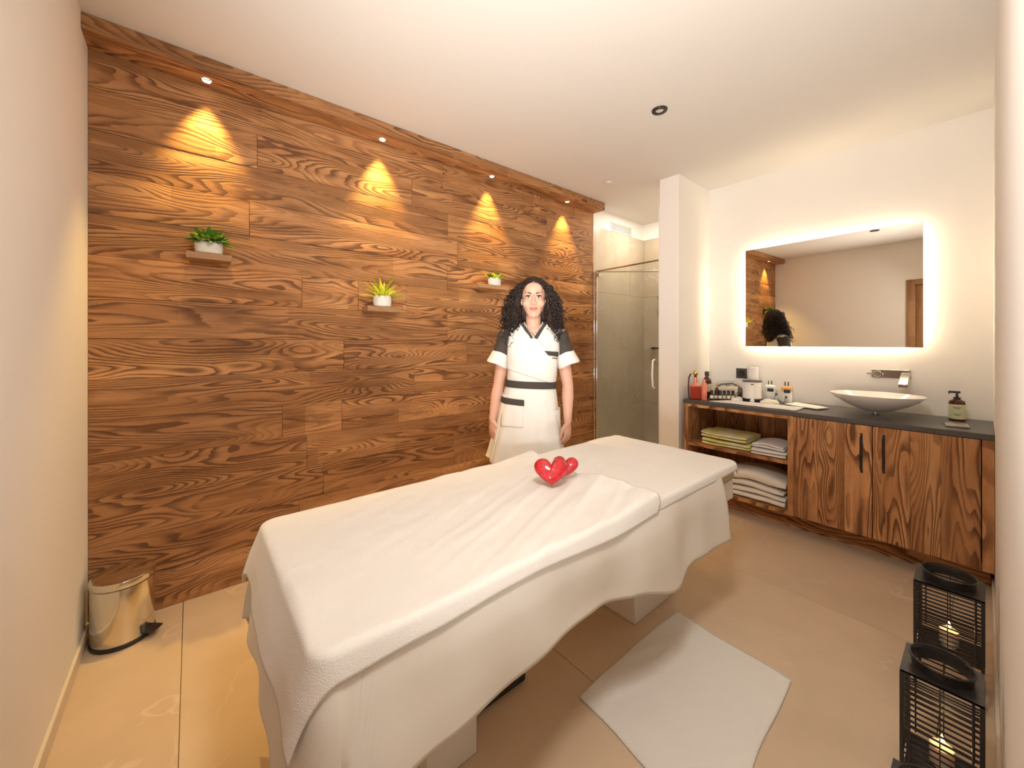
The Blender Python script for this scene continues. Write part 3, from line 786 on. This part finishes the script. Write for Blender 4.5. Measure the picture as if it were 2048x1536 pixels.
pot_plant('potted_succulent', 'tiny green succulent in a white pot on the shelf beside the woman', (1.838, 2.450, 1.7222), .052, .062, 'tiny')

# ------------------------------------------------------------------ pedal bin
t = thing('pedal_bin', 'polished steel pedal bin in the corner by the left wall', 'bin', (-.228, 2.385, 0), math.radians(-35))
obj('base', MB().lathe([(.096, 0), (.103, .003), (.104, .016), (.100, .018)], 48), M['blackp'], t)
obj('body', MB().lathe([(.1005, .0185), (.1015, .022), (.1015, .245), (.1005, .248)], 64), M['steel'], t)
obj('rim', MB().lathe([(.0995, .2485), (.0995, .252)], 64), M['blackp'], t)
obj('lid', MB().lathe([(.1035, .2525), (.1045, .255), (.1045, .276), (.102, .281), (.06, .285), (.0001, .286)], 64), M['steel'], t)
obj('pedal', MB().prism([(-.032, .0), (.032, .0), (.026, .05), (-.026, .05)], .022, .030, 'z').xf(Matrix.Rotation(0, 4, 'Z')).off(0, 0, 0).xf(Matrix.Translation((.092, 0, .0)) @ Matrix.Rotation(-PI/2, 4, 'Z')).off(0, 0, .004), M['black'], t, bevel=.002)
obj('hinge', B((-.118, -.025, .235), (-.102, .025, .262)), M['blackp'], t, bevel=.003)

# ------------------------------------------------------------------ lanterns
def lantern(label, x, y, w, h, leg, nsl):
    t = thing('metal_lantern', label, 'lantern', (x, y, 0), 0, 'black slatted floor lanterns')
    p = .009
    for sx in (0, w-p):
        for sy in (0, w-p): obj('post', B((sx, sy, 0), (sx+p, sy+p, h-.006)), M['black'], t, bevel=.001, segs=1)
    mb = MB()
    holed(mb, 0, w, 0, w, w/2, w/2, w*.36, h-.006, h)
    obj('top_plate', mb, M['black'], t)
    obj('base_plate', B((p, p, leg), (w-p, w-p, leg+.006)), M['black'], t)
    obj('collar', MB().lathe([(w*.355, h+.0005), (w*.385, h+.0005), (w*.395, h+.020), (w*.40, h+.024), (w*.375, h+.025), (w*.365, h+.020), (w*.355, h+.0005)], 40, c=(w/2, w/2, 0), cap=False), M['black'], t)
    obj('wire_handle', MB().tube([(w/2+w*.41*math.cos(a), w/2+w*.41*math.sin(a), h+.028) for a in [2*PI*j/40 for j in range(40)]], .003, 8, closed=True), M['black'], t)
    z0 = leg+.012; z1 = h-.016
    sl = obj('slat', B((0, -.0015, -.0022), (w-2*p-.001, .0015, .0022)), M['black'], t, smooth=0)
    first = True
    for side in range(4):
        rz = [0, PI/2, PI, -PI/2][side]
        base = [(p, p*.5), (w-p*.5, p), (w-p, w-p*.5), (p*.5, w-p)][side]
        for i in range(nsl):
            q = (base[0]+.0005*math.cos(rz), base[1]+.0005*math.sin(rz), z0+(z1-z0)*(i+.5)/nsl)
            if first: sl.location = q; sl.rotation_euler = (0, 0, rz); first = False
            else: share(sl, t, q, (0, 0, rz))
        for fr in (.08, .5, .92):
            L = w-2*p
            q = (base[0]+L*fr*math.cos(rz), base[1]+L*fr*math.sin(rz), 0)
            o = obj('rod', MB().tube([(0, -.0032, leg+.007), (0, -.0032, h-.0065)], .0014 if fr == .5 else .0022, 6), M['black'], t); o.location = q; o.rotation_euler = (0, 0, rz)
    return t
def candle(label, x, y, z):
    t = thing('candle', label, 'candle', (x, y, z), 0, 'candles inside the lanterns')
    obj('wax', MB().lathe([(.024, 0), (.025, .002), (.025, .055), (.020, .056), (.0001, .052)], 24), M['candle'], t)
    obj('flame', MB().lathe([(.0001, .058), (.005, .064), (.006, .071), (.003, .082), (.0001, .090)], 12), M['flame'], t)
    l = light('candle_light', 'POINT', (0, 0, .078), .12, (1, .6, .25), None, shadow_soft_size=.01); l.parent = t
LN = [('tallest black slatted lantern, close to the vanity plinth', 2.098, .0, .172, .39, .146, 15),
      ('middle-sized black slatted lantern before the tallest one', 1.585, .0, .158, .335, .06, 15),
      ('smallest black slatted lantern at the lower right corner', 1.20, .0, .145, .25, .03, 11)]
for l_ in LN: lantern(*l_)
candle('lit white candle inside the tallest lantern', 2.184, .086, .1525)
candle('lit white candle inside the middle-sized lantern', 1.664, .079, .0665)
candle('lit white candle inside the smallest lantern', 1.2725, .0725, .0365)


# ------------------------------------------------------------------ the woman
def evalmesh(name, mb, mods):
    me = bpy.data.meshes.new(name); me.from_pydata([tuple(v) for v in mb.v], [], mb.f)
    bm = bmesh.new(); bm.from_mesh(me); bmesh.ops.recalc_face_normals(bm, faces=bm.faces); bm.to_mesh(me); bm.free()
    o = bpy.data.objects.new(name, me); C.objects.link(o)
    for kind, kw in mods:
        q = o.modifiers.new(kind, kind)
        for k, v in kw.items(): setattr(q, k, v)
    dg = bpy.context.evaluated_depsgraph_get(); dg.update()
    out = bpy.data.meshes.new_from_object(o.evaluated_get(dg)); out.name = name
    bpy.data.objects.remove(o); bpy.data.meshes.remove(me)
    return out
def meshobj(name, me, m, parent):
    me.materials.clear(); me.materials.append(m)
    for p in me.polygons: p.use_smooth = True
    o = bpy.data.objects.new(name, me); C.objects.link(o); o.parent = parent; return o
wo = thing('person', 'woman with long dark curly hair in a white wrap tunic standing behind the table', 'person', (1.607, 1.75, 0), math.radians(-42.6))
b = MB()
# head
HX0 = .003
b.ell((HX0, .018, 1.572), (.073, .090, .088), 28, 18)
b.ell((HX0, -.012, 1.520), (.068, .070, .075), 24, 14)
b.ell((HX0, -.028, 1.480), (.052, .052, .052), 24, 14)
b.ell((HX0, -.052, 1.445), (.026, .024, .022), 16, 10)
b.ell((HX0, -.048, 1.595), (.054, .032, .044), 20, 12)
for s_ in (-1, 1):
    b.ell((HX0+s_*.038, -.048, 1.512), (.028, .026, .027), 16, 10)
    b.ell((HX0+s_*.030, -.068, 1.566), (.026, .014, .009), 16, 8)
    b.cap((HX0+s_*.042, -.010, 1.480), (HX0+s_*.018, -.052, 1.446), .016, .016)
    b.ell((HX0+s_*.011, -.091, 1.508), (.009, .011, .008), 12, 8)
    b.ell((HX0+s_*.075, .012, 1.530), (.010, .022, .032), 12, 10)
b.cap((HX0, -.076, 1.556), (HX0, -.096, 1.514), .008, .0105)
b.ell((HX0, -.070, 1.476), (.024, .016, .018), 14, 8)
# neck, trunk
b.cap((0, .018, 1.32), (.002, .008, 1.46), .050, .044, 20)
b.ell((0, .01, 1.345), (.125, .055, .045), 24, 10)
b.ell((0, .005, 1.22), (.145, .085, .14), 28, 16)
b.cap((-.13, .01, 1.325), (.13, .01, 1.325), .046, .046, 16)
for s_ in (-1, 1): b.ell((s_*.065, -.065, 1.195), (.055, .045, .055), 18, 12)
b.ell((-.01, .005, 1.05), (.118, .080, .15), 26, 14)
b.ell((-.015, .01, .88), (.152, .105, .13), 28, 14)
# legs and feet
for s_ in (-1, 1):
    b.cap((s_*.085-.015, .01, .84), (s_*.088-.01, .0, .49), .086, .056, 20)
    b.cap((s_*.088-.01, .0, .49), (s_*.09-.01, .015, .30), .055, .052, 18)
    b.cap((s_*.09-.01, .015, .30), (s_*.09-.01, .02, .085), .052, .036, 18)
    b.cap((s_*.09-.01, .03, .045), (s_*.10-.01, -.13, .030), .036, .026, 16)
# arms
arms = {-1: [(-.160, .010, 1.322), (-.212, .025, 1.02), (-.245, -.02, .815)], 1: [(.160, .010, 1.322), (.212, .025, 1.02), (.208, -.02, .805)]}
hands = {}
for s_, (sh_, el, wr) in arms.items():
    b.cap(sh_, Vector(sh_).lerp(Vector(el), .5), .046, .041, 18); b.cap(Vector(sh_).lerp(Vector(el), .5), el, .041, .034, 18)
    b.cap(el, Vector(el).lerp(Vector(wr), .35), .034, .036, 18); b.cap(Vector(el).lerp(Vector(wr), .35), wr, .036, .0225, 18)
    # hand frame: d down the hand, n out of the back of the hand, t towards the thumb
    wr = Vector(wr); d = Vector((s_*-.02, -.10, -1)).normalized()
    n_ = Vector((s_*.80, -.60, 0)); n_ = (n_-d*n_.dot(d)).normalized(); t_ = Vector((-s_*.6, -.8, 0)); t_ = (t_-d*t_.dot(d)-n_*t_.dot(n_)).normalized()
    rot = Matrix((t_, n_, d)).transposed()
    b.ell(wr+d*.045, (.036, .015, .052), 18, 12, rot)
    b.ell(wr+d*.012, (.024, .019, .03), 14, 10, rot)
    for i, (q, L) in enumerate(((.027, .068), (.010, .076), (-.008, .071), (-.025, .056))):
        p0 = wr+d*(.075-.002*abs(i-1.5))+t_*q
        p1 = p0+(d*.94-n_*.20+t_*(.10*(1.5-i)/3))*L*.48
        p2 = p1+(d*.80-n_*.58)*L*.30
        p3 = p2+(d*.55-n_*.80)*L*.24
        b.cap(wr+d*.03+t_*q*.8, p0, .010, .0095, 10)
        b.cap(p0, p1, .0095, .0085, 10); b.cap(p1, p2, .0085, .0078, 10); b.cap(p2, p3, .0078, .0068, 10)
    q0 = wr+d*.022+t_*.020; q1 = q0+(t_*.62+d*.70-n_*.25)*.038; q2 = q1+(t_*.25+d*.93-n_*.2)*.030; q3 = q2+(d*.97-n_*.22)*.024
    b.cap(q0, q1, .0155, .011, 12); b.cap(q1, q2, .011, .0095, 12); b.cap(q2, q3, .0095, .0078, 12)
me = evalmesh('body', b, [('REMESH', dict(mode='VOXEL', voxel_size=.0034)), ('SMOOTH', dict(factor=.5, iterations=5))])
body = meshobj('body', me, M['skin'], wo)
# face features
for s_ in (-1, 1):
    ex = HX0+s_*.030
    e = obj('eye', MB().ell((ex, -.0645, 1.5475), (.0145, .0135, .0075), 16, 10), M['eyew'], wo, smooth=80)
    obj('iris', MB().ell((ex, -.0755, 1.5475), (.0062, .0035, .0060), 14, 8), M['iris'], e, smooth=80)
    obj('upper_lid', MB().tube([(ex+.0165*math.sin(a), -.0785+.011*abs(math.sin(a))**1.5, 1.5475+.0085*math.cos(a)) for a in [-1.45+.29*i for i in range(11)]], [.0008+.0016*math.sin(PI*i/10) for i in range(11)], 6), M['hair'], e)
    obj('eyebrow', MB().tube([(HX0+s_*(.012+.0045*i), -.0835+.0028*max(0, i-2)**1.25*.55, 1.5672+.0050*math.sin(i/8*2.4)-.0015*(i/8)) for i in range(9)], [.0016, .0026, .0028, .0027, .0025, .0022, .0018, .0013, .0007], 6), M['hair'], wo)
    # hoop earring hint
    obj('earring', MB().ell((HX0+s_*.079, -.002, 1.487), .0045, 10, 6), M['chrome'], wo)
mo = [(-.026+.0052*i) for i in range(11)]
def my(x): return -.0865+.0175*(abs(x)/.026)**2.0
obj('upper_lip', MB().tube([(HX0+x, my(x)+.001, 1.4795+.0048*(abs(x)/.026)**1.6-.0008*math.cos(x*200)) for x in mo], [.0008+.0036*math.sin(PI*i/10)**.8 for i in range(11)], 8), M['lip'], wo)
obj('lower_lip', MB().tube([(HX0+x, my(x)+.0008, 1.4725+.0105*(abs(x)/.026)**1.8) for x in mo], [.0006+.0046*math.sin(PI*i/10)**.8 for i in range(11)], 8), M['lip'], wo)

# tunic: one lofted shell, superellipse sections  z, cx, rx, ry, cy
SEC = [(.565, -.040, .232, .172, .01), (.70, -.032, .207, .158, .01), (.85, -.026, .182, .142, .01), (.95, -.020, .166, .126, .01), (1.035, -.014, .146, .106, .005),
       (1.10, -.006, .148, .112, -.004), (1.19, .002, .156, .124, -.010), (1.26, .003, .160, .112, -.004), (1.315, .003, .168, .090, .004), (1.35, .003, .160, .070, .008), (1.375, .003, .118, .060, .010), (1.402, .003, .064, .056, .010)]
def sec(z):
    z = min(max(z, SEC[0][0]), SEC[-1][0])
    for a, c in zip(SEC, SEC[1:]):
        if z <= c[0]:
            t = (z-a[0])/(c[0]-a[0]); return [a[i]*(1-t)+c[i]*t for i in range(1, 5)]
def tp_(ang, z, off=0):
    cx, rx, ry, cy = sec(z); ca, sa = math.sin(ang), -math.cos(ang)   # ang 0 = front
    e = .86
    x = cx+(rx+off)*math.copysign(abs(ca)**e, ca); y = cy+(ry+off)*math.copysign(abs(sa)**e, sa)
    k = max(0, (1.0-z)/.45)
    f_ = 1+k*.045*math.sin(ang*7+1.2)+k*.02*math.sin(ang*15)
    y += .0025*math.sin(z*60+ang*5)*max(0, 1-abs(z-1.1)/.16)+.002*noise.noise(Vector((x*20, z*20, 2)))
    return Vector((cx+(x-cx)*f_, cy+(y-cy)*f_, z+(.012*math.sin(ang*3) if z < .58 else 0)))
def fz(x, z, off=0):                                # point on the front of the tunic over (x, z)
    cx, rx, ry, cy = sec(z); q = max(-.999, min(.999, (x-cx)/(rx)))
    ang = math.asin(math.copysign(abs(q)**(1/.86), q)); return tp_(ang, z, off)
NA, NZ = 120, 110
zs_ = [.565+(1.402-.565)*j/(NZ-1) for j in range(NZ)]
def keepf(u, v):
    ang = -PI+2*PI*u; z = .565+(1.402-.565)*v; p = tp_(ang, z)
    return not (p.y < .005 and z > 1.312 and abs(p.x-.003) < (z-1.310)*.62)
tun = MB().grid(NA, NZ, lambda u, v: tp_(-PI+2*PI*u, .565+(1.402-.565)*v), keepf)
tunic = obj('tunic', tun, M['tunic'], wo, smooth=80, solid=.003)
# wrapped front panel: from the neck down across to the wearer's left waist
def panel(u, v):
    x = -.150+.288*u
    top = 1.392-.0 if x < -.055 else 1.392-(x+.055)*.62/.5*1.08 if x < .003 else 1.318-(x-.003)*.98
    low = 1.125-(x+.15)*.33
    top = min(top, 1.335+ (x+.15)*.6) if x < -.06 else top
    z = low+(max(top, low+.002)-low)*v
    p = fz(x, z, .005); return p
obj('wrap_panel', MB().grid(40, 40, panel), M['tunic'], tunic, smooth=80, solid=.0035)
# collar
for s_ in (-1, 1):
    def col(u, v, s_=s_):
        # u along from the V point to the back of the neck, v across
        if u < .55:
            t = u/.55; z = 1.308+.092*t; x = .003+s_*(.002+.058*t+.018*v)
            p = fz(x, min(z-.004*v, 1.399), .006+.001*v); p.z = z-.012*v*(1-t); p.y -= .004*(1-v); return p
        t = (u-.55)/.45; a = s_*(1.05+t*(PI-1.05)); r1 = .062+.017*v
        return Vector((.003+r1*math.sin(a), .010-(.058+.016*v)*math.cos(a), 1.402+.012*t-.014*v+.004))
    obj('collar', MB().grid(30, 5, col), M['grey'], tunic, smooth=80, solid=.003)
# belt
def ring_band(z0, z1, off):
    return MB().grid(90, 4, lambda u, v: tp_(-PI+2*PI*u, z0+(z1-z0)*v+.006*math.sin((-PI+2*PI*u))*-1, off))
obj('belt', ring_band(1.010, 1.050, .006), M['grey'], tunic, smooth=80, solid=.003)
# skirt pocket with dark band, chest pocket tab
obj('pocket', MB().grid(14, 14, lambda u, v: fz(-.185+.130*u, .79+.13*v, .004)), M['tunic'], tunic, smooth=80, solid=.003)
obj('pocket_band', MB().grid(14, 5, lambda u, v: fz(-.190+.140*u, .922+.034*v-.010*u, .007)), M['grey'], tunic, smooth=80, solid=.003)
obj('pocket_tab', MB().grid(10, 5, lambda u, v: fz(.062+.078*u+.022*(1-v)*(1-u), 1.205+.026*v-.008*u, .009)), M['grey'], tunic, smooth=80, solid=.003)
obj('pen', MB().tube([fz(.10, 1.190, .014), fz(.128, 1.186, .014)], .003, 6), M['chrome'], tunic)
# skirt side slit fold (lighter flap on the wearer's right)
obj('side_flap', MB().grid(10, 26, lambda u, v: tp_(-1.75+.75*u, .57+.40*v, .004+.012*(1-u)*(1-v))), M['tunic'], tunic, smooth=80, solid=.003)
# sleeves
for s_, x0, x1 in ((-1, -.150, -.222), (1, .152, .224)):
    ax = [Vector((s_*.095, .008, 1.362)), Vector((s_*.155, .008, 1.325)), Vector((s_*.176, .008, 1.262)), Vector((s_*.192, .008, 1.215)), Vector((s_*.218, .008, 1.146))]
    rd = [(.034, .052), (.056, .064), (.050, .058), (.054, .062), (.068, .074)]
    def slv(u, v, i0, i1, off=0.0):
        f_ = i0+(i1-i0)*v; i = min(int(f_), 3); t = f_-i
        c = ax[i].lerp(ax[i+1], t); r1 = rd[i][0]*(1-t)+rd[i+1][0]*t+off; r2 = rd[i][1]*(1-t)+rd[i+1][1]*t+off
        d = (ax[i+1]-ax[i]).normalized().lerp((ax[min(i+2, 4)]-ax[min(i+1, 3)]).normalized(), t) if i < 3 else (ax[4]-ax[3]).normalized()
        d = d.normalized(); h_ = Vector((0, 1, 0)); g = d.cross(h_).normalized(); a = 2*PI*u
        return c+g*r1*math.cos(a)+h_*r2*math.sin(a)+Vector((0, 0, .004*math.sin(a*3)*v))
    sl = obj('sleeve', MB().grid(40, 14, lambda u, v: slv(u, v, 2.85, 4)), M['tunic'], tunic, smooth=80, solid=.004)
    obj('shoulder_cap', MB().grid(40, 12, lambda u, v: slv(u, v, 0, 1.05)), M['tunic'], sl, smooth=80, solid=.003)
    obj('shoulder_inset', MB().grid(40, 18, lambda u, v: slv(u, v, .85, 2.95, .002)), M['grey'], sl, smooth=80, solid=.003)
# trousers and shoes
for s_ in (-1, 1):
    obj('trouser_leg', MB().rings([[(s_*.088-.012+r1*math.cos(2*PI*j/28), .012+r2*math.sin(2*PI*j/28), z_) for j in range(28)] for z_, r1, r2 in ((.88, .088, .112), (.70, .092, .096), (.50, .078, .080), (.30, .074, .078), (.10, .070, .080))], False, False), M['tunic'], wo, smooth=80, solid=.003)
    obj('shoe', MB().rings([[(s_*.10-.01+w_*math.copysign(abs(math.cos(a))**.7, math.cos(a)), y_, .001+h_*(.5+.5*math.copysign(abs(math.sin(a))**.6, math.sin(a)))) for a in [2*PI*j/20 for j in range(20)]] for y_, w_, h_ in ((.085, .020, .05), (.07, .036, .088), (.02, .040, .092), (-.05, .043, .075), (-.11, .046, .060), (-.16, .040, .048), (-.18, .020, .03))]), M['white'], wo, smooth=80)

# hair: soft mass under curled locks
hb = MB()
hb.ell((.003, .050, 1.590), (.100, .092, .098), 24, 16)
hb.ell((.003, .060, 1.50), (.118, .070, .12), 24, 14)
for s_ in (-1, 1):
    hb.ell((s_*.094, .030, 1.51), (.030, .055, .11), 18, 12)
    hb.ell((s_*.108, .020, 1.43), (.036, .060, .10), 18, 12)
    hb.ell((s_*.112, .0, 1.36), (.034, .05, .07), 18, 12)
hb.ell((.003, .085, 1.40), (.13, .045, .13), 22, 12)
me = evalmesh('hair', hb, [('REMESH', dict(mode='VOXEL', voxel_size=.006)), ('SMOOTH', dict(factor=.5, iterations=4))])
for v in me.vertices:
    n_ = noise.noise(v.co*34); v.co += Vector((v.co.x, v.co.y-.04, 0))*.10*n_; v.co.z += .006*n_
hair = meshobj('hair', me, M['hair'], wo)
rh = random.Random(11); cl = MB()
def lock(p0, out, fwd_, L, r_, turns, thick, part=None):
    pts = []; n = int(L/.006); ph = rh.uniform(0, 6.28); sgn = rh.choice((-1, 1))
    for i in range(n+1):
        u = i/n
        c = Vector(p0)+Vector((out[0]*(1-math.exp(-u*4))+math.copysign(.028*u, out[0]), out[1]*(1-math.exp(-u*4))+fwd_*u*u, out[2]*math.sin(min(u*5, PI))*.5-L*max(0, u-.05)*.92))
        a = ph+sgn*turns*2*PI*u; rr = r_*min(1, u*4)
        c += Vector((rr*math.cos(a), rr*math.sin(a), rr*.4*math.sin(a*1.3)))
        pts.append(c)
    cl.tube(pts, [thick*(1-.6*(i/n)**3) for i in range(n+1)], 5)
for i in range(430):
    th = rh.uniform(-PI, PI)                        # 0 = back, +-PI = front
    if abs(th) > 2.25: th = math.copysign(rh.uniform(1.2, 2.2), th)
    el = rh.uniform(-.1, 1.35)
    ce = math.cos(el)
    p = (.003+.088*ce*math.sin(th), .035+.082*ce*math.cos(th), 1.585+.085*math.sin(el))
    side = math.sin(th)
    L = rh.uniform(.20, .37) if abs(side) > .35 else rh.uniform(.18, .33)
    L = L+(p[2]-1.60)*.8
    out = (side*rh.uniform(.03, .085)+rh.uniform(-.015, .015), math.cos(th)*rh.uniform(.0, .04), rh.uniform(.0, .03))
    fw = rh.uniform(-.10, .02) if abs(side) > .55 else rh.uniform(-.02, .02)
    e = Vector(p)
    if abs(p[0]+out[0]) < .088 and p[1] < .02: out = (math.copysign(.098, side)-p[0]+rh.uniform(0, .02)*math.copysign(1, side), out[1], out[2])
    lock(p, out, fw, L, rh.uniform(.008, .020), L*rh.uniform(11, 19), rh.uniform(.0022, .0036))
# swept-back locks from the hairline
for i in range(70):
    s_ = rh.choice((-1, 1)); q = rh.uniform(0, 1)
    x0 = .003+s_*(.004+.055*q); z0 = 1.641-.034*q*q; y0_ = -.062+.02*q
    pts = []; 
    x1 = s_*rh.uniform(.092, .115); 
    for k in range(16):
        u = k/15
        pts.append((x0*(1-u)**1.2+x1*(1-(1-u)**1.2)+.004*math.sin(u*22+i), y0_+(.04-y0_)*u**.9+.004*math.cos(u*19+i), z0+.022*math.sin(u*PI)*(1-q*.6)-.075*u*u))
    cl.tube(pts, .0032, 5)
# side locks falling over the collar bones
for i in range(70):
    s_ = -1 if i % 2 else 1
    p = (.003+s_*rh.uniform(.080, .092), rh.uniform(-.02, .03), rh.uniform(1.50, 1.58))
    lock(p, (s_*rh.uniform(.008, .05), rh.uniform(-.02, .02), 0), rh.uniform(-.10, -.03), rh.uniform(.20, .30), rh.uniform(.007, .013), rh.uniform(3, 5), rh.uniform(.0022, .0034))
obj('curls', cl, M['hair'], hair, smooth=80, kind='stuff')
